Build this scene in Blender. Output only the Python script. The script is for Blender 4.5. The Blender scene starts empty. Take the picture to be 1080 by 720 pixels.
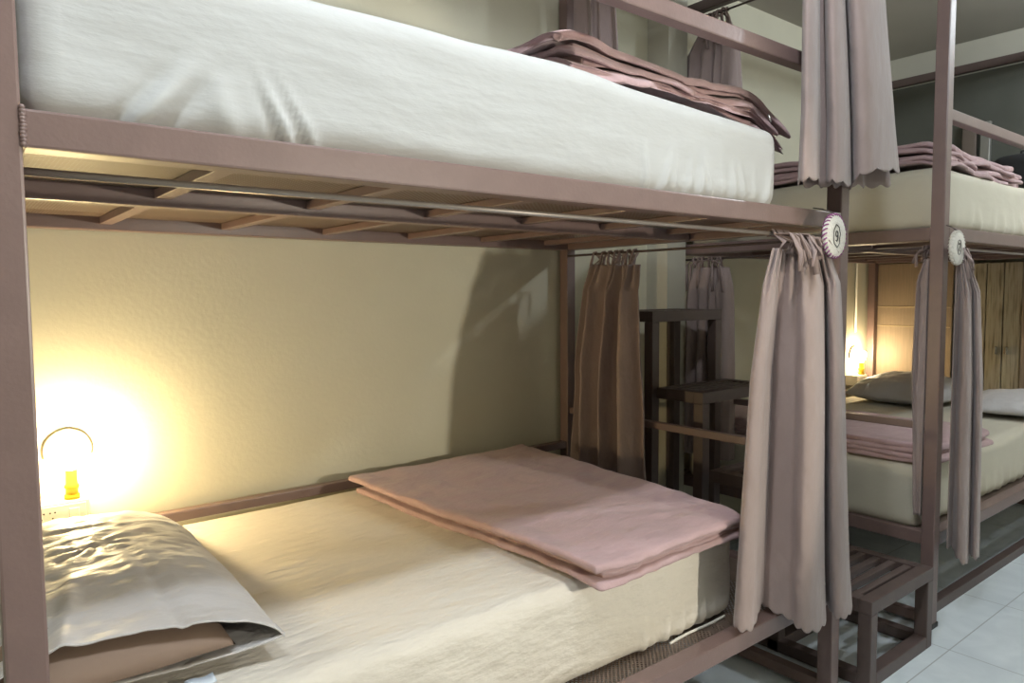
import bpy, bmesh, math, random
from mathutils import Vector, Matrix, noise
random.seed(7)
C = bpy.context.scene.collection
PI = math.pi
sin, cos = math.sin, math.cos

# ------------------------------------------------------------------ helpers
def lin(c):
    return tuple(((v/255)/12.92 if v/255 <= .04045 else ((v/255+.055)/1.055)**2.4) for v in c) + (1.0,)

def nz(x, y, z=0.0, s=0):
    return noise.noise(Vector((x+s*17.3, y-s*9.1, z+s*5.7)))

def clamp(v, a, b): return max(a, min(b, v))
def smooth(a, b, x):
    t = clamp((x-a)/(b-a), 0, 1); return t*t*(3-2*t)

def obj(name, bm, mat, parent=None, smoothed=True, solid=0, sub=0):
    bmesh.ops.recalc_face_normals(bm, faces=bm.faces[:])
    me = bpy.data.meshes.new(name); bm.to_mesh(me); bm.free()
    if smoothed:
        for p in me.polygons: p.use_smooth = True
    o = bpy.data.objects.new(name, me); C.objects.link(o)
    me.materials.append(mat)
    if parent: o.parent = parent
    if solid:
        m = o.modifiers.new('thick', 'SOLIDIFY'); m.thickness = solid; m.offset = 0
    if sub:
        m = o.modifiers.new('sub', 'SUBSURF'); m.levels = sub; m.render_levels = sub
    return o

def tag(o, label, cat, group=None, kind=None):
    o['label'] = label; o['category'] = cat
    if group: o['group'] = group
    if kind: o['kind'] = kind
    return o

def thing(name, label, cat, loc=(0, 0, 0), group=None):
    o = bpy.data.objects.new(name, None); C.objects.link(o)
    o.location = loc
    o.empty_display_size = .05
    return tag(o, label, cat, group)

def add_box(bm, x0, x1, y0, y1, z0, z1, bev=0.0):
    r = bmesh.ops.create_cube(bm, size=1.0)
    vs = r['verts']
    for v in vs:
        v.co = Vector((x0+(v.co.x+.5)*(x1-x0), y0+(v.co.y+.5)*(y1-y0), z0+(v.co.z+.5)*(z1-z0)))
    if bev > 0:
        es = list({e for v in vs for e in v.link_edges})
        bmesh.ops.bevel(bm, geom=es, offset=bev, segments=2, affect='EDGES', profile=.6)

def box(name, x0, x1, y0, y1, z0, z1, mat, parent=None, bev=.004, base=(0, 0, 0)):
    bm = bmesh.new()
    add_box(bm, x0-base[0], x1-base[0], y0-base[1], y1-base[1], z0-base[2], z1-base[2], bev)
    return obj(name, bm, mat, parent, smoothed=False)

def add_tube(bm, pts, r, n=8, flat=1.0, caps=True):
    """sweep a (possibly flattened) circle along a polyline"""
    pts = [Vector(p) for p in pts]
    rings = []
    up = Vector((0.13, 0.31, 1)).normalized()
    for i, p in enumerate(pts):
        t = (pts[min(i+1, len(pts)-1)]-pts[max(i-1, 0)])
        if t.length < 1e-9: t = Vector((0, 0, 1))
        t.normalize()
        a = t.cross(up)
        if a.length < 1e-3: a = t.cross(Vector((1, 0, 0)))
        a.normalize(); b = t.cross(a).normalized()
        rr = r[i] if isinstance(r, (list, tuple)) else r
        rings.append([bm.verts.new(p+a*rr*cos(2*PI*k/n)+b*rr*flat*sin(2*PI*k/n)) for k in range(n)])
    for i in range(len(rings)-1):
        for k in range(n):
            bm.faces.new((rings[i][k], rings[i][(k+1) % n], rings[i+1][(k+1) % n], rings[i+1][k]))
    if caps:
        bm.faces.new(rings[0]); bm.faces.new(rings[-1])

def tube(name, pts, r, mat, parent=None, n=10, flat=1.0):
    bm = bmesh.new(); add_tube(bm, pts, r, n, flat); return obj(name, bm, mat, parent)

def add_lathe(bm, prof, c=(0, 0, 0), n=24, axis='Z'):
    rings = []
    for (r, h) in prof:
        ring = []
        for k in range(n):
            a = 2*PI*k/n
            if axis == 'Z': p = Vector((r*cos(a), r*sin(a), h))
            else: p = Vector((r*cos(a), h, r*sin(a)))
            ring.append(bm.verts.new(p+Vector(c)))
        rings.append(ring)
    for i in range(len(rings)-1):
        for k in range(n):
            bm.faces.new((rings[i][k], rings[i][(k+1) % n], rings[i+1][(k+1) % n], rings[i+1][k]))
    bm.faces.new(rings[0]); bm.faces.new(rings[-1])

def axis_coords(a, b, r, n):
    """grid lines with extra ones in the rounded borders"""
    m = 4
    lo = [a+r*(1-cos(PI/2*i/m)) for i in range(m)]
    hi = [b-r*(1-cos(PI/2*i/m)) for i in range(m)][::-1]
    mid = [a+r+(b-a-2*r)*i/n for i in range(n+1)]
    return lo+mid+hi

def add_slab(bm, x0, x1, y0, y1, z0, z1, r, nx, ny, nz_, deform=None):
    """rounded box with a dense skin, then deformed point by point"""
    X = axis_coords(x0, x1, r, nx); Y = axis_coords(y0, y1, r, ny); Z = axis_coords(z0, z1, min(r, (z1-z0)/2*.98), nz_)
    rz = min(r, (z1-z0)/2*.98)
    cache = {}
    def V(i, j, k):
        key = (i, j, k)
        if key not in cache:
            p = Vector((X[i], Y[j], Z[k]))
            q = Vector((clamp(p.x, x0+r, x1-r), clamp(p.y, y0+r, y1-r), clamp(p.z, z0+rz, z1-rz)))
            d = p-q
            dd = Vector((d.x/r, d.y/r, d.z/rz))
            if dd.length > 1e-6:
                # project the cube corner onto a rounded one
                m = max(abs(dd.x), abs(dd.y), abs(dd.z))
                dd = dd.normalized()*m
                p = q+Vector((dd.x*r, dd.y*r, dd.z*rz))
            n = dd.normalized() if dd.length > 1e-6 else Vector((0, 0, 1))
            if deform: p = deform(p, n)
            cache[key] = bm.verts.new(p)
        return cache[key]
    I, J, K = len(X)-1, len(Y)-1, len(Z)-1
    for i in range(I):
        for j in range(J):
            bm.faces.new((V(i, j, 0), V(i, j+1, 0), V(i+1, j+1, 0), V(i+1, j, 0)))
            bm.faces.new((V(i, j, K), V(i+1, j, K), V(i+1, j+1, K), V(i, j+1, K)))
    for i in range(I):
        for k in range(K):
            bm.faces.new((V(i, 0, k), V(i+1, 0, k), V(i+1, 0, k+1), V(i, 0, k+1)))
            bm.faces.new((V(i, J, k), V(i, J, k+1), V(i+1, J, k+1), V(i+1, J, k)))
    for j in range(J):
        for k in range(K):
            bm.faces.new((V(0, j, k), V(0, j, k+1), V(0, j+1, k+1), V(0, j+1, k)))
            bm.faces.new((V(I, j, k), V(I, j+1, k), V(I, j+1, k+1), V(I, j, k+1)))

# ------------------------------------------------------------------ materials
def mat(name, col, rough=.6, metal=0, spec=.5, bump=0, bscale=40, bstretch=(1, 1, 1), var=0, vscale=6, sheen=0, detail=4, bdist=.01):
    m = bpy.data.materials.new(name); m.use_nodes = True
    nt = m.node_tree; b = nt.nodes['Principled BSDF']
    b.inputs['Roughness'].default_value = rough
    b.inputs['Metallic'].default_value = metal
    b.inputs['Specular IOR Level'].default_value = spec
    if sheen: b.inputs['Sheen Weight'].default_value = sheen
    tc = nt.nodes.new('ShaderNodeTexCoord')
    mp = nt.nodes.new('ShaderNodeMapping'); nt.links.new(tc.outputs['Object'], mp.inputs['Vector'])
    mp.inputs['Scale'].default_value = bstretch
    L = lin(col)
    if var:
        n = nt.nodes.new('ShaderNodeTexNoise'); n.inputs['Scale'].default_value = vscale; n.inputs['Detail'].default_value = 5
        nt.links.new(mp.outputs['Vector'], n.inputs['Vector'])
        r = nt.nodes.new('ShaderNodeValToRGB'); nt.links.new(n.outputs['Fac'], r.inputs['Fac'])
        r.color_ramp.elements[0].position = .3; r.color_ramp.elements[1].position = .7
        r.color_ramp.elements[0].color = tuple(v*(1-var) for v in L[:3])+(1,)
        r.color_ramp.elements[1].color = tuple(min(1, v*(1+var)) for v in L[:3])+(1,)
        nt.links.new(r.outputs['Color'], b.inputs['Base Color'])
    else:
        b.inputs['Base Color'].default_value = L
    if bump:
        n = nt.nodes.new('ShaderNodeTexNoise'); n.inputs['Scale'].default_value = bscale; n.inputs['Detail'].default_value = detail
        nt.links.new(mp.outputs['Vector'], n.inputs['Vector'])
        bp = nt.nodes.new('ShaderNodeBump'); bp.inputs['Strength'].default_value = bump; bp.inputs['Distance'].default_value = bdist
        nt.links.new(n.outputs['Fac'], bp.inputs['Height']); nt.links.new(bp.outputs['Normal'], b.inputs['Normal'])
    return m

M = {}
M['paint'] = mat('brown_paint', (119, 98, 94), rough=.36, bump=.05, bscale=120, var=.06, vscale=14)
M['dark_and_shade'] = mat('dark_and_shade_brown', (88, 73, 69), rough=.45, bump=.05, bscale=120, var=.08, vscale=14)  # dark brown frame parts; on the steps it also paints in their shade
M['rod'] = mat('grey_steel', (150, 140, 135), rough=.35, metal=.4)
M['wall'] = mat('cream_plaster', (206, 201, 180), rough=.85, bump=.07, bscale=60, var=.035, vscale=3, detail=8)
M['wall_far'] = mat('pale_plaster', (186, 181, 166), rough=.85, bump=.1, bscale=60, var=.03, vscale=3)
M['ceil'] = mat('ceiling_paint', (176, 172, 163), rough=.9, var=.03, vscale=2)
M['sheet'] = mat('ivory_sheet', (216, 208, 197), rough=.85, bump=.55, bscale=8, bstretch=(1.3, 4.5, 3), var=.02, vscale=5, sheen=.1, detail=4, bdist=.02)
M['sheet_smooth'] = mat('white_sheet', (177, 177, 177), rough=.85, bump=.3, bscale=9, bstretch=(1, 2, 3.2), sheen=.1, detail=5, bdist=.012)
M['sheet_far'] = mat('cream_sheet', (194, 187, 170), rough=.85, bump=.25, bscale=9, bstretch=(1, 2, 2), sheen=.1, detail=4, bdist=.01)
M['blanket'] = mat('mauve_cotton', (178, 149, 151), rough=.85, bump=.6, bscale=11, bstretch=(1, 1.8, 1), detail=5, bdist=.02, var=.05, vscale=7, sheen=.15)
M['curtain'] = mat('taupe_cloth', (148, 130, 126), rough=.8, bump=.35, bscale=11, bstretch=(2, 2, 1), detail=5, bdist=.015, var=.04, vscale=9, sheen=.2)
M['tie'] = mat('taupe_ribbon', (150, 131, 127), rough=.8, var=.06, vscale=40)
M['case'] = mat('grey_taupe_satin', (190, 186, 186), rough=.55, bump=.5, bscale=10, bstretch=(1.2, 2.2, 1), bdist=.02, sheen=.2, detail=3)
M['pillow_in'] = mat('brown_pillow', (133, 112, 98), rough=.8, bump=.2, bscale=14)
M['lining'] = mat('dark_lining', (74, 66, 62), rough=.8)
M['white'] = mat('white_plastic', (226, 222, 212), rough=.4)
M['black'] = mat('black_plastic', (22, 20, 20), rough=.5)
M['yellow'] = mat('yellow_plastic', (226, 190, 40), rough=.35)
M['ring'] = mat('clear_grey_plastic', (170, 160, 130), rough=.4)
M['tagwhite'] = mat('white_crochet', (224, 219, 212), rough=.9, bump=.6, bscale=170)
M['purple'] = mat('purple_yarn', (142, 84, 128), rough=.9)
M['ink'] = mat('black_ink', (38, 34, 34), rough=.7)
M['greyink'] = mat('grey_ink', (96, 90, 84), rough=.7)
M['board'] = mat('brown_board', (140, 122, 102), rough=.6, bump=.12, bscale=30, bstretch=(1, 12, .6), var=.12, vscale=9)
M['upboard'] = mat('grey_green_board', (82, 83, 76), rough=.65, bump=.05, bscale=20, var=.06)
M['batten'] = mat('brown_batten', (112, 100, 92), rough=.5)
M['metal'] = mat('pale_metal', (150, 148, 142), rough=.35, metal=.5)
M['black_cloth'] = mat('black_cloth', (30, 29, 30), rough=.85, bump=.2, bscale=30)
M['label'] = mat('pale_blue_label', (205, 214, 226), rough=.6)
M['chrome'] = mat('bright_metal', (200, 198, 190), rough=.25, metal=.8)
M['light_box'] = mat('beige_board', (190, 170, 135), rough=.6)

def plank_mat():
    m = mat('weathered_planks', (150, 138, 112), rough=.7)
    nt = m.node_tree; b = nt.nodes['Principled BSDF']
    tc = nt.nodes.new('ShaderNodeTexCoord'); mp = nt.nodes.new('ShaderNodeMapping')
    nt.links.new(tc.outputs['Object'], mp.inputs['Vector']); mp.inputs['Scale'].default_value = (1, 16, 1.3)
    n = nt.nodes.new('ShaderNodeTexNoise'); n.inputs['Scale'].default_value = 4; n.inputs['Detail'].default_value = 6
    nt.links.new(mp.outputs['Vector'], n.inputs['Vector'])
    r = nt.nodes.new('ShaderNodeValToRGB'); nt.links.new(n.outputs['Fac'], r.inputs['Fac'])
    e = r.color_ramp.elements
    e[0].position = .33; e[0].color = lin((112, 100, 80)); e[1].position = .5; e[1].color = lin((156, 146, 124))
    e.new(.7).color = lin((168, 158, 136))
    nt.links.new(r.outputs['Color'], b.inputs['Base Color'])
    return m
M['plank'] = plank_mat()

def floor_mat():
    m = mat('pale_floor_tiles', (196, 199, 198), rough=.38)
    nt = m.node_tree; b = nt.nodes['Principled BSDF']
    tc = nt.nodes.new('ShaderNodeTexCoord'); mp = nt.nodes.new('ShaderNodeMapping')
    nt.links.new(tc.outputs['Object'], mp.inputs['Vector']); mp.inputs['Location'].default_value = (.18, .11, 0)
    br = nt.nodes.new('ShaderNodeTexBrick'); nt.links.new(mp.outputs['Vector'], br.inputs['Vector'])
    br.offset = 0; br.inputs['Scale'].default_value = 1
    br.inputs['Brick Width'].default_value = .6; br.inputs['Row Height'].default_value = .6
    br.inputs['Mortar Size'].default_value = .0025; br.inputs['Mortar Smooth'].default_value = .2
    n = nt.nodes.new('ShaderNodeTexNoise'); n.inputs['Scale'].default_value = 5; n.inputs['Detail'].default_value = 8; n.inputs['Distortion'].default_value = 1.2
    nt.links.new(tc.outputs['Object'], n.inputs['Vector'])
    r = nt.nodes.new('ShaderNodeValToRGB'); nt.links.new(n.outputs['Fac'], r.inputs['Fac'])
    e = r.color_ramp.elements
    e[0].position = .3; e[0].color = lin((208, 216, 222)); e[1].position = .72; e[1].color = lin((226, 233, 238))
    nt.links.new(r.outputs['Color'], br.inputs['Color1']); nt.links.new(r.outputs['Color'], br.inputs['Color2'])
    br.inputs['Mortar'].default_value = lin((172, 177, 180))
    nt.links.new(br.outputs['Color'], b.inputs['Base Color'])
    return m
M['floor'] = floor_mat()

def mesh_mat():
    """expanded sheet metal: a diamond grid of real openings"""
    m = mat('perforated_steel', (112, 95, 84), rough=.45)
    nt = m.node_tree; b = nt.nodes['Principled BSDF']; out = nt.nodes['Material Output']
    tc = nt.nodes.new('ShaderNodeTexCoord'); mp = nt.nodes.new('ShaderNodeMapping')
    nt.links.new(tc.outputs['Object'], mp.inputs['Vector'])
    mp.inputs['Rotation'].default_value = (0, 0, PI/4); mp.inputs['Scale'].default_value = (95, 95, 95)
    sp = nt.nodes.new('ShaderNodeSeparateXYZ'); nt.links.new(mp.outputs['Vector'], sp.inputs[0])
    def math_(op, a, bb=None):
        n = nt.nodes.new('ShaderNodeMath'); n.operation = op
        for i, v in enumerate((a, bb)):
            if v is None: continue
            if isinstance(v, float): n.inputs[i].default_value = v
            else: nt.links.new(v, n.inputs[i])
        return n.outputs[0]
    fx = math_('FRACT', sp.outputs['X']); fy = math_('FRACT', sp.outputs['Y'])
    solid = math_('MAXIMUM', math_('GREATER_THAN', fx, .55), math_('GREATER_THAN', fy, .55))
    tr = nt.nodes.new('ShaderNodeBsdfTransparent'); mx = nt.nodes.new('ShaderNodeMixShader')
    nt.links.new(solid, mx.inputs['Fac']); nt.links.new(tr.outputs[0], mx.inputs[1]); nt.links.new(b.outputs[0], mx.inputs[2])
    nt.links.new(mx.outputs[0], out.inputs['Surface'])
    return m
M['mesh'] = mesh_mat()

def emit(name, col, s):
    m = bpy.data.materials.new(name); m.use_nodes = True; nt = m.node_tree
    for n in list(nt.nodes):
        if n.type != 'OUTPUT_MATERIAL': nt.nodes.remove(n)
    e = nt.nodes.new('ShaderNodeEmission'); e.inputs['Color'].default_value = tuple(col)+(1,); e.inputs['Strength'].default_value = s
    nt.links.new(e.outputs[0], nt.nodes['Material Output'].inputs['Surface'])
    return m
M['bulb'] = emit('glowing_bulb', (1.0, .78, .41), 470)
M['bulb_far'] = emit('glowing_bulb_far', (1.0, .80, .48), 165)

# ------------------------------------------------------------------ room
CZ = 3.0; WY = 1.335; WX = 5.34
def struct(name, x0, x1, y0, y1, z0, z1, m):
    o = box(name, x0, x1, y0, y1, z0, z1, m, bev=0); o['kind'] = 'structure'; return o
struct('floor', -2.6, WX+.1, -2.7, WY+.1, -.1, 0, M['floor'])
struct('ceiling', -2.6, WX+.1, -2.7, WY+.1, CZ, CZ+.1, M['ceil'])
struct('wall_back', -2.6, WX+.1, WY, WY+.1, 0, CZ, M['wall'])
struct('wall_right', WX, WX+.1, -2.7, WY, 0, CZ, M['wall_far'])
struct('wall_left', -2.7, -2.6, -2.7, WY, 0, CZ, M['wall'])
struct('wall_front', -2.6, WX+.1, -2.8, -2.7, 0, CZ, M['wall'])
struct('trim_1', 2.765, 2.91, 1.20, WY, 0, CZ, M['wall_far'])     # plastered pier between the beds

# ------------------------------------------------------------------ bunk beds
L = 2.147; P = .05; W = 1.269; TOPZ = 2.80
def bunk(base_x, label, y_guard, left_end, loc_mats, lower_left_bar, hi):
    """base_x: inner edge of the left front post (hi=False) or its left edge"""
    t = thing('bunk_bed', label, 'bunk bed', (base_x, 0, 0), 'steel bunk beds along the wall')
    x0 = -P; x1 = L+P; y1 = W+P
    pm = M['paint']
    def b(n, *a, m=pm, bev=.004, parent=None): return box(n, *a, m, parent or t, bev)
    for (x, y) in ((x0, 0), (L, 0), (x0, W), (L, W)):
        ps = b('post', x, x+P, y, y+P, .012, TOPZ)
        box('foot_cap', x-.004, x+P+.004, y-.004, y+P+.004, 0, .02, M['black'], ps, .003)
    for (za, zb, kind) in ((1.546, 1.597, 'upper'), (.334, .386, 'lower')):
        b('side_rail', 0, L, 0, P, za, zb)
        b('side_rail', 0, L, W, W+P, za, zb)
        b('end_rail', x0+.004, x0+P-.004, P, W, za, zb)
        b('end_rail', L+.004, L+P-.004, P, W, za, zb)
        b('centre_beam', 0, L, .585, .625, za, zb-.012)
        for k in range(6):
            xc = .30+.345*k
            b('crossbar', xc-.017, xc+.017, P, .585, zb-.034, zb-.014, bev=.002)
            b('crossbar', xc-.017, xc+.017, .625, W, zb-.034, zb-.014, bev=.002)
        bm = bmesh.new(); add_box(bm, 0, L, P, W, zb-.013, zb-.0115)
        obj('mesh_deck', bm, M['mesh'], t, smoothed=False)
    # top frame
    b('top_rail', 0, L, 0, P, TOPZ-P, TOPZ); b('top_rail', 0, L, W, W+P, TOPZ-P, TOPZ)
    b('top_end_rail', x0+.003, x0+P-.003, P, W, TOPZ-P, TOPZ, m=M['dark_and_shade']); b('top_end_rail', L+.003, L+P-.003, P, W, TOPZ-P, TOPZ, m=M['dark_and_shade'])
    # guards
    b('guard_rail', 0, L, .006, .044, 2.008, 2.05)
    b('guard_rail', 0, L, W+.006, W+.044, .635, .668)
    if left_end:
        b('end_guard', x0+.01, x0+.04, P, W, .797, .826)
    else:
        b('end_guard', L+.01, L+.04, P, W, .797, .826)
    # floor bars
    b('floor_bar', x0+.005, x0+P-.005, P, W, .012, .052); b('floor_bar', L+.005, L+P-.005, P, W, .012, .052)
    if hi: b('floor_bar', 0, L, .05, .09, .0, .045, m=M['dark_and_shade'])
    # curtain rods
    for z in (1.519, 2.722):
        r = tube('curtain_rod', [(0, .028, z), (L, .028, z)], .0055, M['rod'], t)
        ex = (x0+.03 if left_end else L+.006)
        tube('curtain_rod', [(ex, P, z), (ex, W, z)], .005, M['dark_and_shade'], t)
    return t

bed = bunk(0, 'near brown steel bunk bed with its front left post at the picture edge', 0, False, None, False, False)
bed2 = bunk(2.991, 'far brown steel bunk bed beyond the slatted steps', 0, True, None, True, True)
BX = 2.991
# weld beads on the near bed's left front joint
bm = bmesh.new()
for k in range(11):
    r = bmesh.ops.create_uvsphere(bm, u_segments=8, v_segments=6, radius=.0045)
    for v in r['verts']: v.co += Vector((.001+random.uniform(-.001, .001), -.0005, 1.55+k*.0047))
obj('weld_bead', bm, M['paint'], bed)

# headboards of the far bed
hx = L+P
box('headboard', hx, hx+.02, .78, W+.05, .40, 1.54, M['board'], bed2, .002)
box('headboard', hx, hx+.02, .02, .385, .40, 1.54, M['board'], bed2, .002)
box('headboard', hx, hx+.018, .02, W+.05, 1.60, 2.745, M['upboard'], bed2, .002)
box('batten', hx-.03, hx, .665, .745, 1.60, 2.42, M['batten'], bed2)
box('batten', hx-.03, hx, .585, .640, 1.60, 2.42, M['metal'], bed2)
for z in (1.10, 1.235):
    box('batten', hx-.004, hx, .79, W, z, z+.006, M['light_box'], bed2, .001)
# head panel of the near bed (outside the frame on the left)

# ------------------------------------------------------------------ plank cabinet behind the far lower bunk
cab = thing('cabinet', 'weathered grey plank cabinet with two doors at head of far lower bunk', 'cabinet', (5.22, .58, 0))
def cbox(n, x0, x1, y0, y1, z0, z1, m, par=cab, bev=.003): return box(n, x0, x1, y0, y1, z0, z1, m, par, bev, (5.22, .58, 0))
cbox('body', 5.222, 5.325, .39, .775, 0, 1.53, M['plank'])
for (a, b_) in ((.392, .487), (.493, .585), (.591, .772)):
    d = cbox('door' if a < .58 else 'side_panel', 5.200, 5.221, a, b_, .04, 1.525, M['plank'])
    if a < .58:
        cbox('handle', 5.186, 5.201, .455 if a < .45 else .515, .467 if a < .45 else .527, .94, .99, M['chrome'], d, .002)

# ------------------------------------------------------------------ stairs between the beds
SX0, SX1 = 2.3035, 2.8017
st = thing('bunk_stairs', 'brown slatted steel steps between the two bunk beds', 'steps', (2.55, .5, 0))
def sbox(n, x0, x1, y0, y1, z0, z1, par, m=None, bev=.004): return box(n, x0, x1, y0, y1, z0, z1, m or M['dark_and_shade'], par, bev, (2.55, .5, 0))  # steps coloured darker to stand for the light they lack
hs = (.307, .635, .9435, 1.27); ys = (-.055, .285, .635, .90); ye = (.27, .60, .875, 1.19)
T = .047
for k in range(4):
    h, ya, yb = hs[k], ys[k], ye[k]
    bm = bmesh.new()
    o = (2.55, .5, 0)
    for (a) in ((SX0, SX1, ya, ya+T), (SX0, SX1, yb-T, yb), (SX0, SX0+T, ya+T, yb-T), (SX1-T, SX1, ya+T, yb-T)):
        add_box(bm, a[0]-o[0], a[1]-o[0], a[2]-o[1], a[3]-o[1], h-T, h, .003)
    step = obj('step', bm, M['dark_and_shade'], st, smoothed=False)
    inner = yb-ya-2*T; n = 4
    pitch = inner/n
    for i in range(n):
        c = ya+T+pitch*(i+.5)
        sbox('slat', SX0+T-.01, SX1-T+.01, c-pitch*.25, c+pitch*.25, h-.030, h-.004, step, bev=.004)
    sbox('leg', SX0, SX0+T, ya, ya+T, .0, h-T, step)
    sbox('leg', SX1-T, SX1, ya, ya+T, .0, h-T, step)
    if k == 3:
        sbox('leg', SX0, SX0+T, yb-T, yb, 0, h-T, step); sbox('leg', SX1-T, SX1, yb-T, yb, 0, h-T, step)
for x in (SX0, SX1-T):
    sbox('floor_bar', x, x+T, ys[0]+T, ye[3]-T, .002, .045, st)
sbox('floor_bar', SX0+T, SX1-T, ys[0], ys[0]+T, .0, .047, st)
sbox('floor_bar', SX0+T, SX1-T, ys[1], ys[1]+T, .0, .045, st)

# ------------------------------------------------------------------ mattresses
def mattress(name, label, x0, x1, y0, y1, z0, z1, m, seed, crown=.012, rumple=None, dip=0):
    bm = bmesh.new()
    cx, cy = (x0+x1)/2, (y0+y1)/2
    def df(p, n):
        w = .006*nz(p.x*3, p.y*3, p.z*3, seed)+.0022*nz(p.x*9, p.y*16, p.z*12, seed+1)
        q = p+n*w
        u = (p.x-cx)/(x1-x0)*2; v = (p.y-cy)/(y1-y0)*2
        if dip and p.z > (z0+z1)/2: q.z -= dip*smooth(.9, 1.85, p.x)*smooth(z0+.1, z1, p.z)
        if n.z > .2: q.z += crown*(1-v*v)*(1-u**4)
        # pulled folds low on the long front side
        if n.y < -.5 and rumple:
            f = 1.9*smooth(.55, .02, (p.z-z0)/(z1-z0))
            for (rx, rw, amp, lean) in rumple:
                xx = p.x-lean*(p.z-z0)
                q.y -= amp*f*math.exp(-((xx-rx)/rw)**2)
        return Vector((q.x-cx, q.y-cy, max(q.z, z0)-z0))
    add_slab(bm, x0, x1, y0, y1, z0, z1, .045, 240 if seed < 3 else 120, 46, 16, df)
    t = obj(name, bm, m); t.location = (cx, cy, z0)
    tag(t, label, 'mattress', 'sheeted mattresses on the bunks')
    return t
MZL = .374; MZU = 1.597
rump1 = [(1.35+.05*i+random.uniform(-.012, .012), .012, random.uniform(.002, .007), random.uniform(-.25, .25)) for i in range(8)]
m1 = mattress('mattress', 'mattress in cream sheet on near lower bunk, with pillow and folded blanket', -.03, 1.765, .108, 1.262, .375, .640, M['sheet'], 1, .004, rump1)
m1u = mattress('mattress', 'thick mattress in white sheet on near upper bunk, above the lamp-lit bed', .0, 1.825, .022, 1.225, 1.586, 1.852, M['sheet_smooth'], 2, .01,
    [(.10, .014, -.006, .8), (.13, .016, .010, .8), (.17, .012, -.006, .8), (.28, .02, .005, -.3), (.355, .009, -.005, -.4), (.375, .009, .007, -.5), (.40, .008, -.004, -.5), (.42, .008, .005, -.6)]
    + [(1.25+.05*i, .012, random.uniform(.003, .009), random.uniform(-.2, .4)) for i in range(11)], dip=.035)
m2 = mattress('mattress', 'mattress in cream sheet on far lower bunk beside its lit bulb', BX-.02, BX+2.10, .075, 1.235, .375, .640, M['sheet_far'], 3, .004,
    [(3.3+.1*i, .02, random.uniform(.003, .008), 0) for i in range(10)])
m2u = mattress('mattress', 'mattress in cream sheet on far upper bunk under a rumpled blanket', BX-.02, BX+2.10, .02, 1.235, 1.586, 1.835, M['sheet_far'], 4, .005,
    [(3.1+.13*i, .025, random.uniform(.004, .012), random.uniform(-.4, .4)) for i in range(12)])
# white hem edge peeking out under the near lower mattress
bm = bmesh.new()
add_tube(bm, [(x, .106+.003*sin(x*30), .3765+.004*(sin((x-1.45)*9)**2)) for x in [1.45+.02*i for i in range(14)]], .004, 6)
for v in bm.verts: v.co -= m1.location
obj('sheet_hem', bm, M['white'], m1)

# ------------------------------------------------------------------ folded blankets
def blanket(name, label, layers, seed, deform, loc, nx=46, ny=60, amp=.006, edge_amp=.012):
    """layers: list of (x0,x1,y0,y1,z0,thick) flattened rolls of cloth lying on each other"""
    bm = bmesh.new()
    for li, (x0, x1, y0, y1, z0, th) in enumerate(layers):
        def df(p, n, li=li, z0=z0, th=th):
            e = Vector((0, 0, 0))
            w = amp*nz(p.x*4, p.y*4, li*3.1, seed)+amp*.5*nz(p.x*11, p.y*9, li*5.3, seed+2)
            q = p+Vector((n.x*w*1.2, n.y*w*1.2, w*.8 if n.z > -.3 else w*.2))
            # edges wander
            edge = Vector((n.x, n.y, 0))
            q += edge*(edge_amp*nz(p.y*5+p.x*5, li*2.7, 0, seed+4)+edge_amp*.4*nz(p.y*19+p.x*19, li*2.7, 0, seed+5))
            q = deform(q, li)
            return q-Vector(loc)
        add_slab(bm, x0, x1, y0, y1, z0, z0+th, th*.5, nx, ny, 2, df)
    t = obj(name, bm, M['blanket']); t.location = loc
    tag(t, label, 'blanket', 'folded mauve blankets on the bunks')
    return t

def def1(p, li):
    q = p.copy()
    q.z += .0035*nz(p.x*9+p.y*4, p.y*16, 0, 91)+.003*nz(p.x*22, p.y*9, 0, 93)+.004*math.exp(-((p.x-1.33)/.012)**2)*smooth(.7, .676, abs(q.z))*0
    # the blanket skews to the right at the back and droops over the mattress front
    v = (p.y-.1)/1.1
    u = (p.x-1.0)/.72
    q.x += u*(.10*v)+.085*(1-u)*(1-v)
    q.y += .028*(1-v)
    q.z += .012*u
    if p.y < .13:
        d = .13-p.y
        q.z -= .15*d*smooth(0, .2, d)
        q.y += .05*d
    # left fold is loosely rolled
    q.z += .010*smooth(.10, 0, p.x-1.0)*(.5+.5*sin(p.y*7))
    return q
b1 = blanket('blanket', 'folded mauve blanket on near lower bunk, large and flat beside the mauve curtain',
    [(1.02, 1.71, .005, 1.17, .642, .019), (1.05, 1.72, .02, 1.16, .659, .015), (1.035, 1.70, .01, 1.17, .673, .015), (1.0, 1.71, .00, 1.18, .686, .021)], 11, def1, (1.35, .6, .64), 70, 110, .006)

def def2(p, li):
    q = p.copy()
    if p.x > 1.80:
        d = p.x-1.80
        q.z -= .35*d+.9*d*d
    q.z += .012*sin(p.x*6+li*.4)*smooth(1.1, 1.5, p.x)+.020*math.exp(-((p.x-1.12)/.07)**2)*smooth(1.89, 1.95, p.z) + .014*nz(p.x*5, p.y*3, li*.9, 77) + .006*nz(p.x*14, p.y*8, li*1.9, 78)
    q.z -= .004
    if p.y < .16: q.z -= .5*(.16-p.y)*(.16-p.y)/.1
    q.y += .05*(p.x-1.0)*0
    return q
b2 = blanket('blanket', 'folded mauve blanket on near upper bunk, drooping off the white mattress end',
    [(1.10, 1.90, .10, 1.10, 1.880, .015), (1.06, 1.97, .085, 1.12, 1.892, .016), (1.12, 1.93, .11, 1.10, 1.905, .014), (1.08, 1.95, .095, 1.10, 1.916, .016), (1.10, 1.91, .12, 1.10, 1.929, .014), (1.03, 1.99, .10, 1.12, 1.940, .020)], 21, def2, (1.5, .6, 1.88), 80, 60, .008, .034)

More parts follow.
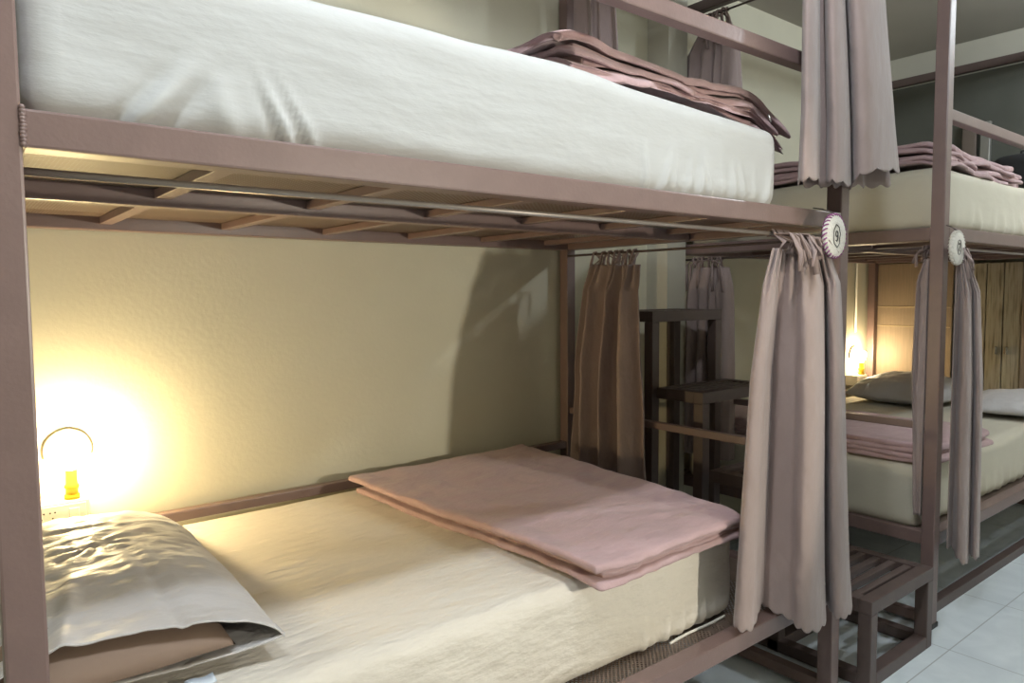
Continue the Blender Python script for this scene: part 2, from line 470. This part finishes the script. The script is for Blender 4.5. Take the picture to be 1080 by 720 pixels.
def def3(p, li):
    q = p.copy()
    q.z += .006*nz(p.x*5, p.y*5, li, 31)
    if p.y < .10: q.z -= .3*(.10-p.y)
    return q
b3 = blanket('blanket', 'folded mauve blanket at the foot of far lower bunk, lit by bulb',
    [(2.985, 3.62, .05, 1.16, .646, .022), (2.98, 3.66, .03, 1.18, .664, .022), (2.985, 3.60, .05, 1.16, .682, .026), (2.99, 3.64, .04, 1.17, .702, .026)], 31, def3, (3.3, .6, .645), 40, 50, .006)
def def4(p, li):
    q = p.copy()
    q.z += .014*nz(p.x*6, p.y*5, li*.6, 41)
    q.z += .02*smooth(.25, 0, abs(p.x-3.15))
    if p.y < .10: q.z -= .35*(.10-p.y)
    return q
b4 = blanket('blanket', 'rumpled folded mauve blanket on far upper bunk, behind the far post',
    [(2.985, 3.88, .03, 1.10, 1.848, .018), (2.98, 3.95, .045, 1.12, 1.862, .020), (3.0, 3.90, .05, 1.10, 1.878, .018), (2.98, 3.93, .04, 1.10, 1.894, .020), (3.0, 3.90, .06, 1.10, 1.911, .024)], 41, def4, (3.4, .6, 1.85), 60, 50, .012, .03)
# zip of the upper blanket
tube('zip_pull', [(1.868, .088, 1.878), (1.872, .084, 1.866), (1.874, .083, 1.855)], .003, M['chrome'], None, 8)
z = bpy.data.objects['zip_pull']
for v in z.data.vertices: v.co -= Vector((1.5, .6, 1.88))
z.parent = b2

# ------------------------------------------------------------------ pillows
def pillow_grid(nu, nv, hx, hy, h, seed, wr, open_front=False, wrinkle=None):
    """closed pillow skin; u along x, v along y"""
    bm = bmesh.new()
    top, bot = {}, {}
    def prof(u, v):
        a = max(0, 1-abs(u)**2.6); b = max(0, 1-abs(v)**2.6)
        if open_front and v < 0: b = max(b, .42)
        return (a**.55)*(b**.5)
    for i in range(nu+1):
        for j in range(nv+1):
            u = -1+2*i/nu; v = -1+2*j/nv
            u = math.copysign(1-(1-abs(u))**1.5, u) if abs(u) > 0 else 0
            pin = 1-.05*(abs(u)**3)*(1-abs(v)**2)
            pin2 = 1-.04*(abs(v)**3)*(1-abs(u)**2)
            x = u*hx*pin2; y = v*hy*pin
            ht = h*prof(u, v)
            w = wr*(nz(x*9, y*9, 0, seed)+.6*nz(x*22, y*14, 0, seed+1)+.35*nz(x*40, y*26, 0, seed+5))*min(1, prof(u, v)*2.2)
            if wrinkle: w += wrinkle(x, y, u, v)
            top[i, j] = bm.verts.new((x, y, ht*1.0+w))
            rim = i in (0, nu) or (j in (0, nv) and not (open_front and j == 0))
            bot[i, j] = top[i, j] if rim else bm.verts.new((x, y, -ht*(.42 if not open_front else .40-.16*smooth(-.3, -1, v))+w*.3))
    for i in range(nu):
        for j in range(nv):
            bm.faces.new((top[i, j], top[i+1, j], top[i+1, j+1], top[i, j+1]))
            f = (bot[i, j], bot[i, j+1], bot[i+1, j+1], bot[i+1, j])
            if len(set(f)) > 2:
                try: bm.faces.new(f)
                except ValueError: pass
    return bm
p1 = thing('pillow', 'pillow in open taupe pillowcase on near lower bunk, under the outlet', 'pillow', (.165, .68, .695), 'pillows on the lower bunks')
def wr1(x, y, u, v):
    # star of creases where the cloth is caught
    s = 0
    cx, cy = -.02, -.02
    r = math.hypot(x-cx, y-cy); a = math.atan2(y-cy, x-cx)
    s += .0035*math.exp(-(r/.10)**2)*sin(a*9+r*26)
    s += .007*math.exp(-((x+.10-.18*(y+.3))/.014)**2)*smooth(-.05, -.25, y)
    s -= .006*math.exp(-((x-.05+.05*(y+.3))/.010)**2)*smooth(-.02, -.2, y)
    s += .0035*sin(y*85+x*30+5*nz(x*8, y*8))*smooth(-.05, .2, y)*smooth(.25, -.05, x)
    s -= .003*math.exp(-((y+.335)/.004)**2)
    return s
bm = pillow_grid(70, 110, .235, .455, .105, 5, .006, True, wr1)
for v in bm.verts:
    # the open mouth: the upper lip hangs to the mattress on the right corner
    k = smooth(-.28, -.46, v.co.y)
    v.co.y -= k*.03*(v.co.x/.235)
    if v.co.z > 0: v.co.z += -.012*k*(v.co.x/.235)
case = obj('pillowcase', bm, M['case'], p1, solid=.003)
bm = pillow_grid(30, 40, .19, .41, .082, 8, .004)
for v in bm.verts: v.co += Vector((-.045, -.065, .004))
obj('pillow_insert', bm, M['pillow_in'], p1)
bm = bmesh.new()
n = 8
for i in range(n+1):
    for j in range(3):
        bm.verts.new((.055+.05*i/n, -.462-.014*j, -.044+.002*sin(i*.9)-.002*j))
bm.verts.ensure_lookup_table()
for i in range(n):
    for j in range(2):
        bm.faces.new([bm.verts[a] for a in (i*3+j, i*3+j+1, (i+1)*3+j+1, (i+1)*3+j)])
obj('care_label', bm, M['label'], p1, solid=.0012)
p2 = thing('pillow', 'plump taupe pillow on far lower bunk, right beside the glowing bulb', 'pillow', (4.70, .84, .702), 'pillows on the lower bunks')
bm = pillow_grid(44, 50, .30, .27, .13, 15, .012); obj('pillowcase', bm, M['case'], p2)
p3 = thing('pillow', 'flat grey-taupe pillow on far lower bunk in front of plank cabinet', 'pillow', (4.72, .27, .688), 'pillows on the lower bunks')
bm = pillow_grid(34, 40, .33, .20, .085, 25, .013); o = obj('pillowcase', bm, M['case'], p3); o.rotation_euler = (0, 0, .25)
# black bag on the far upper bunk
bg = thing('bag', 'black bag standing on the far upper bunk at picture right edge', 'bag', (4.62, .26, 1.845))
bm = bmesh.new(); add_slab(bm, -.14, .16, -.16, .10, 0, .24, .05, 8, 8, 6, lambda p, n: p+n*.008*nz(p.x*9, p.y*9, p.z*9)); obj('body', bm, M['black_cloth'], bg)
tube('strap', [(-.05, -.02, .232), (-.04, -.02, .262), (.02, -.02, .272), (.08, -.02, .262), (.09, -.02, .232)], .008, M['black_cloth'], bg, 8, .5)

# ------------------------------------------------------------------ curtains
def interp(rows, t):
    for a, b in zip(rows, rows[1:]):
        if t <= b[0]:
            k = (t-a[0])/(b[0]-a[0]); k = k*k*(3-2*k)*.5+k*.5
            return Vector(a[1]).lerp(Vector(b[1]), k), Vector(a[2]).lerp(Vector(b[2]), k), a[3]+(b[3]-a[3])*k
    return Vector(rows[-1][1]), Vector(rows[-1][2]), rows[-1][3]

def prof_at(pr, s):
    n = len(pr)-1; f = clamp(s, 0, 1)*n; i = min(int(f), n-1); t = f-i
    g = lambda k: pr[clamp(k, 0, n)]
    out = []
    for c in (0, 1):
        a, b, c_, d = g(i-1)[c], g(i)[c], g(i+1)[c], g(i+2)[c]
        out.append(.5*(2*b+(c_-a)*t+(2*a-5*b+4*c_-d)*t*t+(3*b-a-3*c_+d)*t*t*t))
    return out

def curtain(label, rows, breaks, seed, base, ties, n_out, scallop=0, nu=150, nv=70, drift=.5, group='taupe bunk curtains', hemskew=None, skip=1.0):
    """rows: (t, left, right, fold depth); n_out: the side the folds bulge to; ties: list of polylines"""
    t = thing('curtain', label, 'curtain', base, group)
    bm = bmesh.new(); B = Vector(base); no = Vector(n_out)
    ph = [random.uniform(-.45, .45) for _ in range(40)]
    am = [random.uniform(.55, 1.25) for _ in range(40)]
    V = []
    for j in range(nv+1):
        tt = j/nv
        l, r, dep = interp(rows, tt)
        ax = (r-l); ln = ax.length
        row = []
        for i in range(nu+1):
            s = i/nu
            # broad pleats of uneven width with tight creases between them
            if isinstance(breaks[0], tuple):
                # s runs along the cloth; the profile says where that strip of cloth hangs
                sw = clamp(s+.03*nz(s*2.5, tt*1.2, 0, seed)*min(1, 6*s, 6*(1-s)), 0, 1)
                px, pd = prof_at(breaks, sw)
                d = pd*dep/.036
                g = smooth(.22, 0, tt)
                d = d*(1-.5*g)+.012*g*sin(2*PI*sw*11+nz(sw*6, 0, 0, seed)*3)
                d += .006*sin(9*tt+14*sw+seed)*smooth(.2, .5, tt)*nz(sw*6, tt*2, 0, seed+2)
                px += .02*sin(tt*4+sw*5+seed)*min(1, 5*sw, 5*(1-sw))*(1-tt)
                p = l+ax*px+no*d
            else:
                sw = clamp(s+.05*nz(s*2.5, tt*1.1, 0, seed)*min(1, 4*s, 4*(1-s)), 0, 1)
                k = 0
                while k < len(breaks)-2 and sw > breaks[k+1]: k += 1
                fr = clamp((sw-breaks[k])/(breaks[k+1]-breaks[k]), 0, 1)
                a = min(1.35, (.45+2.4*(breaks[k+1]-breaks[k])))*(.85+.3*(k % 2))
                lobe = abs(sin(PI*fr))**.62
                d = dep*a*(2*lobe-1)+dep*.5*(.5-(k % 2))*sin(PI*fr)
                d += dep*.30*sin(2*PI*fr*2+tt*3+k*1.7)*sin(PI*fr)*smooth(.05, .3, tt)
                lat = dep*.5*sin(2*PI*fr)*((-1)**k)
                p = l+ax*s+ax.normalized()*lat*smooth(0, .06, s)*smooth(1, .94, s)+no*(d+dep*.15)
            p += no*(.005*nz(s*11, tt*7, 0, seed+3)+.0025*nz(s*22, tt*30, 0, seed+4)+.012*nz(s*4, tt*3, 0, seed+6)*smooth(0, .3, tt))
            p.z += .003*nz(s*9, tt*9, 0, seed+8)
            if hemskew and tt > .5: p.z += hemskew(s)*smooth(.5, 1, tt)
            if scallop and j == nv: p.z += .012*(1-abs(sin(PI*s*scallop)))
            if scallop and j == nv-1: p.z += .004*(1-abs(sin(PI*s*scallop)))
            row.append(bm.verts.new(p-B))
        V.append(row)
    for j in range(nv):
        for i in range(nu):
            bm.faces.new((V[j][i], V[j][i+1], V[j+1][i+1], V[j+1][i]))
    obj('curtain_cloth', bm, M['curtain'], t, solid=.003)
    for pl in ties:
        bm = bmesh.new(); add_tube(bm, [Vector(p)-B for p in pl], .0072, 6, .28); obj('tie_ribbon', bm, M['tie'], t)
    return t

def tie_set(tops, zrod, n, spread, axis, out, seed, drop=.07, tail=.09):
    """ribbons looped over the rod: up from the cloth, round the rod, a knot and a loose tail"""
    rnd = random.Random(seed); res = []
    a0, a1, zc, d0 = tops
    for k in range(n):
        s = (k+.5)/n
        c = a0+(a1-a0)*s+rnd.uniform(-.02, .02)                        # on the cloth
        g = spread[0]+(spread[1]-spread[0])*s+rnd.uniform(-.01, .01)
        o_ = rnd.uniform(-.010, .034)
        def pt(a, o, z): return (a, d0+o*out, z) if axis == 'x' else (d0+o*out, a, z)
        zk = zrod-rnd.uniform(.02, .035)
        res.append([pt(c, 0, zc), pt((c+g)/2, .006+o_, (zc+zrod)/2), pt(g, .012, zrod-.004), pt(g+.002, .009, zrod+.011), pt(g+.004, -.010, zrod+.008), pt((c+g)/2+.012, -.006, (zc+zk)/2), pt(c+.018, 0, zc-.004)])
        w = rnd.uniform(-.075, .075); tl = tail*rnd.uniform(.6, 1.25)
        res.append([pt(g, .013, zrod-.006), pt(g+w*.35, .03+o_, zrod-.012), pt(g+w*.8, .036+o_, zrod-.03), pt(g+w, .030+o_, zrod-.03-tl*.5), pt(g+w*1.1, .024+o_, zrod-.03-tl)])
    return res

# A front lower curtain of the near bed
rowsA = [(0, (1.761, .0, 1.472), (1.985, -.050, 1.470), .018),
         (.09, (1.716, .0, 1.371), (2.030, -.062, 1.37), .034),
         (.34, (1.658, .0, 1.108), (2.053, -.07, 1.082), .044),
         (.6, (1.633, .0, .844), (2.079, -.07, .785), .048),
         (.84, (1.607, .0, .581), (2.111, -.07, .476), .050),
         (1.0, (1.592, .0, .425), (2.138, -.07, .325), .050)]
def hub_ties(l, r, g0, g1, zrod, n, seed, tail=.09, yrod=.028, lat=(.469, -.883)):
    """ribbons gathered towards one knot on the rod: loops up from the cloth, then loose tails falling in front"""
    rnd = random.Random(seed); res = []
    l, r = Vector(l), Vector(r)
    for k in range(n):
        q = (k+.5)/n
        p = l.lerp(r, clamp(q+rnd.uniform(-.06, .06), 0, 1))
        g = g0+(g1-g0)*clamp(q+rnd.uniform(-.12, .12), 0, 1)
        R = Vector((g, yrod, zrod))
        front = -.012-rnd.uniform(0, .02)
        m = Vector(((p.x+g)/2+rnd.uniform(-.012, .012), min(p.y, front)+rnd.uniform(-.012, 0), (p.z+zrod)/2+rnd.uniform(-.004, .012)))
        res.append([p+Vector((0, 0, -.012)), m, R+Vector((0, -.016, -.006)), R+Vector((0, -.006, .010)), R+Vector((.002, .009, .006)), R+Vector((.003, .006, -.009))])
        w = rnd.uniform(-.06, .05); tl = tail*rnd.uniform(.55, 1.3)
        d = Vector((lat[0]*w, -abs(lat[1]*w)*.7, 0))
        f0 = Vector((g, front-.012, zrod-.006))
        res.append([R+Vector((0, -.014, -.004)), f0+d*.25, f0+d*.6+Vector((0, -.006, rnd.uniform(-.03, .0))), f0+d+Vector((0, -.014, -.018-tl*.45)), f0+d*1.25+Vector((rnd.uniform(-.02, .02), -.012, -.018-tl))])
    return [[tuple(v) for v in t] for t in res]
tA = hub_ties((1.765, -.01, 1.470), (1.99, -.07, 1.474), 1.79, 1.89, 1.519, 16, 3, .075)
# fix the ribbons to go round the rod at y=.028
def to_rod(ties, yr, axis):
    out = []
    for t in ties:
        if len(t) == 7:
            q = [list(p) for p in t]
            k = 1 if axis == 'x' else 0
            q[2][k] = yr-.009 if axis == 'x' else yr+.009; q[3][k] = yr; q[4][k] = yr+.009 if axis == 'x' else yr-.009
            out.append([tuple(p) for p in q])
        else: out.append(t)
    return out
def hemA(s): return .0+.045*smooth(.30, .10, abs(s-.15))*0-.02*math.exp(-((s-.66)/.1)**2)
curtain('long taupe curtain bunched at front of near lower bunk beside the number nine disc', rowsA, [(0, -.01), (.03, .025), (.09, .042), (.15, .034), (.172, .0), (.178, -.05), (.195, -.088), (.26, -.058), (.36, -.025), (.45, .005), (.51, .045), (.58, .068), (.66, .066), (.725, .035), (.755, -.005), (.735, -.055), (.76, -.08), (.795, -.03), (.84, .015), (.90, .03), (.96, .015), (1, -.03)], 3, (1.87, -.05, .40), tA, (-.883, -.469, 0), 18, 190, 90, .5, hemskew=hemA)

# B front upper curtain of the near bed
rowsB = [(0, (1.86, -.02, 2.70), (2.10, -.07, 2.70), .020),
         (.14, (1.845, -.03, 2.551), (2.115, -.10, 2.60), .036),
         (.5, (1.84, -.03, 2.166), (2.201, -.10, 2.20), .048),
         (.8, (1.843, -.03, 1.854), (2.279, -.10, 1.89), .052),
         (1.0, (1.83, -.03, 1.65), (2.325, -.10, 1.73), .052)]
tB = hub_ties((1.865, -.02, 2.70), (2.10, -.07, 2.70), 1.88, 2.08, 2.722, 10, 13, .09)
curtain('taupe curtain with scalloped hem hanging at front of near upper bunk', rowsB, [(0, -.03), (.02, .015), (.07, .048), (.14, .048), (.19, .015), (.185, -.04), (.20, -.08), (.245, -.075), (.26, -.02), (.30, .022), (.37, .042), (.45, .03), (.49, -.005), (.47, -.045), (.50, -.06), (.525, -.01), (.59, .03), (.70, .048), (.83, .035), (.94, .0), (1, -.045)], 13, (2.08, -.06, 1.66), tB, (-.896, -.445, 0), 15, 180, 70, .4, hemskew=lambda s: -.03*math.exp(-((s-.62)/.16)**2))

# the returning back layer of that curtain, its hem a little lower
cb = bpy.data.objects['curtain.001']; bm = bmesh.new(); Vg = []
for j in range(41):
    tt = j/40; row = []
    for i in range(61):
        q = i/60
        zz = 2.69+(1.655-2.69)*tt+(.012*(1-abs(sin(PI*q*9))) if j == 40 else 0)+.035*q*tt
        row.append(bm.verts.new(Vector((1.90+.02*tt+q*(.26+.20*tt), -.012+.012*sin(q*17+tt)*(.4+tt)-.02*q*tt, zz))-Vector(cb.location)))
    Vg.append(row)
for j in range(40):
    for i in range(60): bm.faces.new((Vg[j][i], Vg[j][i+1], Vg[j+1][i+1], Vg[j+1][i]))
obj('back_layer', bm, M['curtain'], cb, solid=.003)

# C end curtain, near lower bunk
rowsC = [(0, (2.145, 1.11, 1.475), (2.145, .84, 1.465), .015),
         (.15, (2.105, 1.13, 1.36), (2.105, .815, 1.36), .036),
         (.5, (2.083, 1.155, 1.02), (2.083, .785, 1.02), .047),
         (1.0, (2.078, 1.175, .60), (2.078, .755, .585), .050)]
tC = to_rod(tie_set((1.10, .85, 1.472, 2.148), 1.519, 7, (1.10, .85), 'y', 1, 23), 2.153, 'y')
curtain('brown taupe curtain at the foot end of near lower bunk, before the steps', rowsC, [(0, 0), (.06, -.03), (.14, -.03), (.19, .01), (.22, .03), (.27, -.01), (.36, -.042), (.44, -.03), (.50, .02), (.53, .03), (.57, -.02), (.64, -.05), (.72, -.03), (.77, .025), (.82, .035), (.88, .01), (.95, -.025), (1, -.01)], 23, (2.12, 1.0, .68), tC, (-1, 0, 0), 0, 150, 60)
# D end curtain, near upper bunk
rowsD = [(0, (2.158, 1.22, 2.68), (2.158, .99, 2.68), .012), (.4, (2.17, 1.24, 2.3), (2.17, .96, 2.3), .020), (1.0, (2.18, 1.245, 1.66), (2.18, .95, 1.66), .022)]
tD = to_rod(tie_set((1.2, 1.0, 2.68, 2.155), 2.722, 6, (1.2, 1.0), 'y', 1, 33), 2.153, 'y')
curtain('plain taupe curtain at the back of near upper bunk, behind the folded blanket', rowsD, [0, .45, .62, 1], 33, (2.18, 1.1, 1.66), tD, (1, 0, 0), 0, 110, 50)
# E end curtain of the far bed, lower
XE = BX-P+.03
rowsE = [(0, (XE-.005, 1.20, 1.475), (XE-.005, .985, 1.475), .010), (.15, (XE-.03, 1.22, 1.37), (XE-.03, .95, 1.37), .020), (1.0, (XE-.04, 1.235, .52), (XE-.04, .925, .52), .024)]
tE = to_rod(tie_set((1.2, .99, 1.472, XE-.004), 1.519, 7, (1.2, 1.0), 'y', -1, 43, tail=.12), XE, 'y')
curtain('dark-looking taupe curtain at the back end of far lower bunk, behind the steps', rowsE, [0, .3, .5, .7, 1], 43, (XE-.04, 1.08, .52), tE, (-1, 0, 0), 0, 130, 50)
# F end curtain of the far bed, upper
rowsF = [(0, (XE-.005, 1.17, 2.66), (XE-.005, .99, 2.66), .010), (.15, (XE-.03, 1.23, 2.55), (XE-.03, .93, 2.5), .020), (1.0, (XE-.04, 1.25, 1.64), (XE-.04, .88, 1.64), .024)]
tF = to_rod(tie_set((1.17, .99, 2.66, XE-.004), 2.722, 7, (1.17, 1.0), 'y', -1, 53, tail=.12), XE, 'y')
curtain('taupe curtain at the back end of far upper bunk, beyond the steps', rowsF, [0, .3, .55, .7, 1], 53, (XE-.04, 1.08, 1.64), tF, (-1, 0, 0), 0, 130, 50)
# G front lower curtain of the far bed
rowsG = [(0, (2.985, -.03, 1.455), (3.035, -.06, 1.455), .016),
         (.1, (2.985, -.03, 1.345), (3.075, -.085, 1.345), .028),
         (.4, (2.983, -.03, 1.01), (3.120, -.09, 1.0), .036),
         (1.0, (2.985, -.03, .325), (3.150, -.09, .270), .040)]
tG = hub_ties((2.99, -.03, 1.455), (3.035, -.06, 1.455), 3.0, 3.06, 1.519, 7, 63, .10)
curtain('taupe curtain bunched at front of far lower bunk, right of the far post', rowsG, [(0, 0), (.07, -.03), (.16, -.035), (.24, .0), (.33, .035), (.47, .05), (.60, .035), (.66, -.01), (.69, -.04), (.74, -.03), (.80, .015), (.89, .03), (.97, .01), (1, -.02)], 63, (3.1, -.05, .3), tG, (-.944, -.33, 0), 9, 140, 70, hemskew=lambda s: -.03*math.exp(-((s-.45)/.2)**2))
# H narrow end curtain of the far bed, left of the front post
rowsH = [(0, (XE-.002, .078, 1.475), (XE-.002, .058, 1.475), .005), (.12, (XE-.02, .102, 1.38), (XE-.02, .056, 1.38), .010), (.6, (XE-.025, .105, .95), (XE-.025, .056, .95), .010), (1.0, (XE-.02, .085, .45), (XE-.02, .058, .45), .008)]
tH = to_rod(tie_set((.085, .065, 1.472, XE-.004), 1.519, 2, (.08, .068), 'y', -1, 73, tail=.05), XE, 'y')
curtain('narrow strip of dark taupe curtain on far lower bunk, left of the far post', rowsH, [0, .5, 1], 73, (XE-.03, .09, .45), tH, (-1, 0, 0), 0, 50, 50)

# ------------------------------------------------------------------ number discs
def disc(label, c, rz, outline, glyph, inkmat, yarn):
    hang = -c[1]
    t = thing('number_disc', label, 'number sign', c, 'crocheted number discs')
    bm = bmesh.new()
    R = .063
    add_lathe(bm, [(.0005, -.008), (R*.6, -.0085), (R-.004, -.007), (R, -.002), (R, .003), (R-.004, .006), (.0005, .006)], n=40, axis='Y')
    for v in bm.verts:
        a = math.atan2(v.co.z, v.co.x); r = math.hypot(v.co.x, v.co.z)
        if r > .05: 
            k = 1+.035*abs(sin(a*14)); v.co.x *= k; v.co.z *= k
    obj('disc_face', bm, M['tagwhite'], t)
    bm = bmesh.new()
    for k in range(28):
        a = 2*PI*k/28
        pts = []
        for i in range(5):
            h = -.0085+.0165*i/4
            rr = R*(.955 if i in (0, 4) else 1.03)
            aa = a+.05*(i-2)
            pts.append((rr*cos(aa), h, rr*sin(aa)))
        add_tube(bm, pts, .0022, 6)
    obj('stitching', bm, yarn, t)
    yy = -.0095
    bm = bmesh.new(); add_tube(bm, [(x*1.0, yy, z) for x, z in outline], .0011, 6); obj('drawn_outline', bm, inkmat, t)
    bm = bmesh.new()
    for g in glyph: add_tube(bm, [(x, yy, z) for x, z in g], .0013, 6)
    obj('numeral', bm, inkmat, t)
    tube('hanging_loop', [(-.006, .001, .058), (-.006, .004, .068), (-.004, .5*hang, .082), (-.002, hang-.004, .088), (.002, hang-.004, .088), (.004, .5*hang, .080), (.006, .004, .068), (.006, .001, .058)], .0017, M['lining'], t, 6)
    t.rotation_euler = (0, 0, rz)
    return t
hexo = [(-.004, .034), (.012, .026), (.021, .006), (.016, -.006), (.017, -.020), (.002, -.034), (-.016, -.022), (-.021, -.004), (-.019, .016), (-.004, .034)]
nine = [[(.007*cos(a)-.001, .006+.008*sin(a)) for a in [i*PI/8 for i in range(17)]], [(.006, .006), (.0065, -.003), (.004, -.012), (-.002, -.016), (-.006, -.013)]]
disc('white crocheted disc with number nine, hanging on the near bed post', (1.972, -.068, 1.512), .03, hexo, nine, M['ink'], M['purple'])
ovl = [(.018*cos(a), .002+.028*sin(a)) for a in [i*PI/12 for i in range(25)]]
two = [[(-.006, .012), (-.002, .018), (.004, .017), (.007, .011), (.005, .004), (-.001, -.003), (-.006, -.011), (.007, -.011)]]
disc('pale crocheted disc with drawn number on the far bed post', (2.952, -.042, 1.512), .0, ovl, two, M['greyink'], M['tagwhite'])

# ------------------------------------------------------------------ wall lamps and outlets
def lamp(label, olabel, x, z, bmat_, s=1.0):
    y = WY
    ob = thing('outlet_box', olabel, 'outlet', (x-.035, y, z-.205), 'outlet boxes on the back wall')
    box('box_body', -.075, .075, -.088, -.001, 0, .072, M['white'], ob, .005)
    pl = box('face_plate', -.066, .066, -.091, -.087, .008, .064, M['white'], ob, .002)
    for sx in (-.045, -.018):
        for (dx, dz) in ((-.006, .046), (.006, .046), (0, .030)):
            box('socket_hole', sx+dx-.002, sx+dx+.002, -.0925, -.0905, dz-.002, dz+.002, M['black'], pl, .0005)
    box('rocker_switch', .022, .048, -.094, -.090, .020, .052, M['white'], pl, .002)
    t = thing('lamp', label, 'lamp', (x, y-.062, z-.132), 'bedside bulb lamps')
    bm = bmesh.new(); add_lathe(bm, [(.020, 0), (.021, .012), (.0165, .014), (.0165, .030), (.020, .032), (.020, .040), (.016, .043), (.0155, .082), (.0145, .086)], n=24); obj('lamp_holder', bm, M['yellow'], t)
    bm = bmesh.new(); add_lathe(bm, [(.012, .084), (.013, .094), (.020, .108), (.028, .122), (.031, .136), (.028, .151), (.018, .163), (.0005, .167)], n=28); obj('bulb', bm, bmat_, t)
    bm = bmesh.new()
    add_tube(bm, [(.058*cos(a), .056, .134+.058*sin(a)) for a in [PI*(-.12+1.24*i/30) for i in range(31)]], .0055, 8); obj('back_ring', bm, M['ring'], t)
    return t
lamp('lit bulb in yellow holder on wall above near pillow', 'white outlet box on wall behind the near pillow', .182, .897, M['bulb'])
lamp('lit bulb in yellow holder on wall inside the far lower bunk', 'white outlet box on wall below the far bulb', 4.975, .897, M['bulb_far'])
cd = tube('conduit', [(0, 0, 0), (0, 0, 1.93)], .008, M['white'], None, 10); cd.location = (4.985, WY-.0082, 1.06)
tag(cd, 'thin cream conduit running up the wall above the far bulb', 'conduit')

# ------------------------------------------------------------------ lights
def area(name, loc, sx, sy, power, col, rot=(0, 0, 0)):
    l = bpy.data.lights.new(name, 'AREA'); l.shape = 'RECTANGLE'; l.size = sx; l.size_y = sy; l.energy = power; l.color = col
    o = bpy.data.objects.new(name, l); C.objects.link(o); o.location = loc; o.rotation_euler = rot; return o
def point(name, loc, power, col, r):
    l = bpy.data.lights.new(name, 'POINT'); l.energy = power; l.color = col; l.shadow_soft_size = r
    o = bpy.data.objects.new(name, l); C.objects.link(o); o.location = loc; return o
point('ceiling_lamp', (-.05, -.62, 2.86), 39, (.84, .93, 1.0), .06)
point('ceiling_lamp', (1.05, -.62, 2.86), 39, (.84, .93, 1.0), .06)
point('ceiling_lamp', (4.3, -1.0, 2.86), 62, (.84, .93, 1.0), .06)
# unseen spot added to brighten the back wall; cone spares the stair gap
l = bpy.data.lights.new('added_wall_spot', 'SPOT'); l.energy = 130; l.color = (1, .94, .78); l.shadow_soft_size = .04
l.spot_size = math.radians(54); l.spot_blend = .25
o = bpy.data.objects.new('added_wall_spot', l); C.objects.link(o); o.location = (1.8, -2.6, 1.36)
o.rotation_euler = (Vector((.30, 1.335, 1.1))-o.location).to_track_quat('-Z', 'Y').to_euler()
w = bpy.data.worlds.new('world'); bpy.context.scene.world = w; w.use_nodes = True
w.node_tree.nodes['Background'].inputs['Color'].default_value = (.5, .55, .6, 1); w.node_tree.nodes['Background'].inputs['Strength'].default_value = .02

# ------------------------------------------------------------------ camera
cam = bpy.data.cameras.new('camera'); co = bpy.data.objects.new('camera', cam); C.objects.link(co)
yaw, pitch, roll, f = math.radians(38.4965), math.radians(3.7948), math.radians(-.432), 757.695
fwd = Vector((sin(yaw)*cos(pitch), cos(yaw)*cos(pitch), -sin(pitch)))
r0 = Vector((cos(yaw), -sin(yaw), 0)); u0 = r0.cross(fwd)
r1 = r0*cos(roll)+u0*sin(roll); u1 = u0*cos(roll)-r0*sin(roll)
co.matrix_world = Matrix(((r1.x, u1.x, -fwd.x, -.095), (r1.y, u1.y, -fwd.y, -1.1426), (r1.z, u1.z, -fwd.z, 1.35), (0, 0, 0, 1)))
cam.sensor_fit = 'HORIZONTAL'; cam.sensor_width = 36; cam.lens = 36*f/1080; cam.clip_start = .02
sc = bpy.context.scene; sc.camera = co
sc.view_settings.view_transform = 'Standard'; sc.view_settings.look = 'None'; sc.view_settings.gamma = 1
sc.view_settings.use_curve_mapping = False; sc.view_settings.exposure = .38
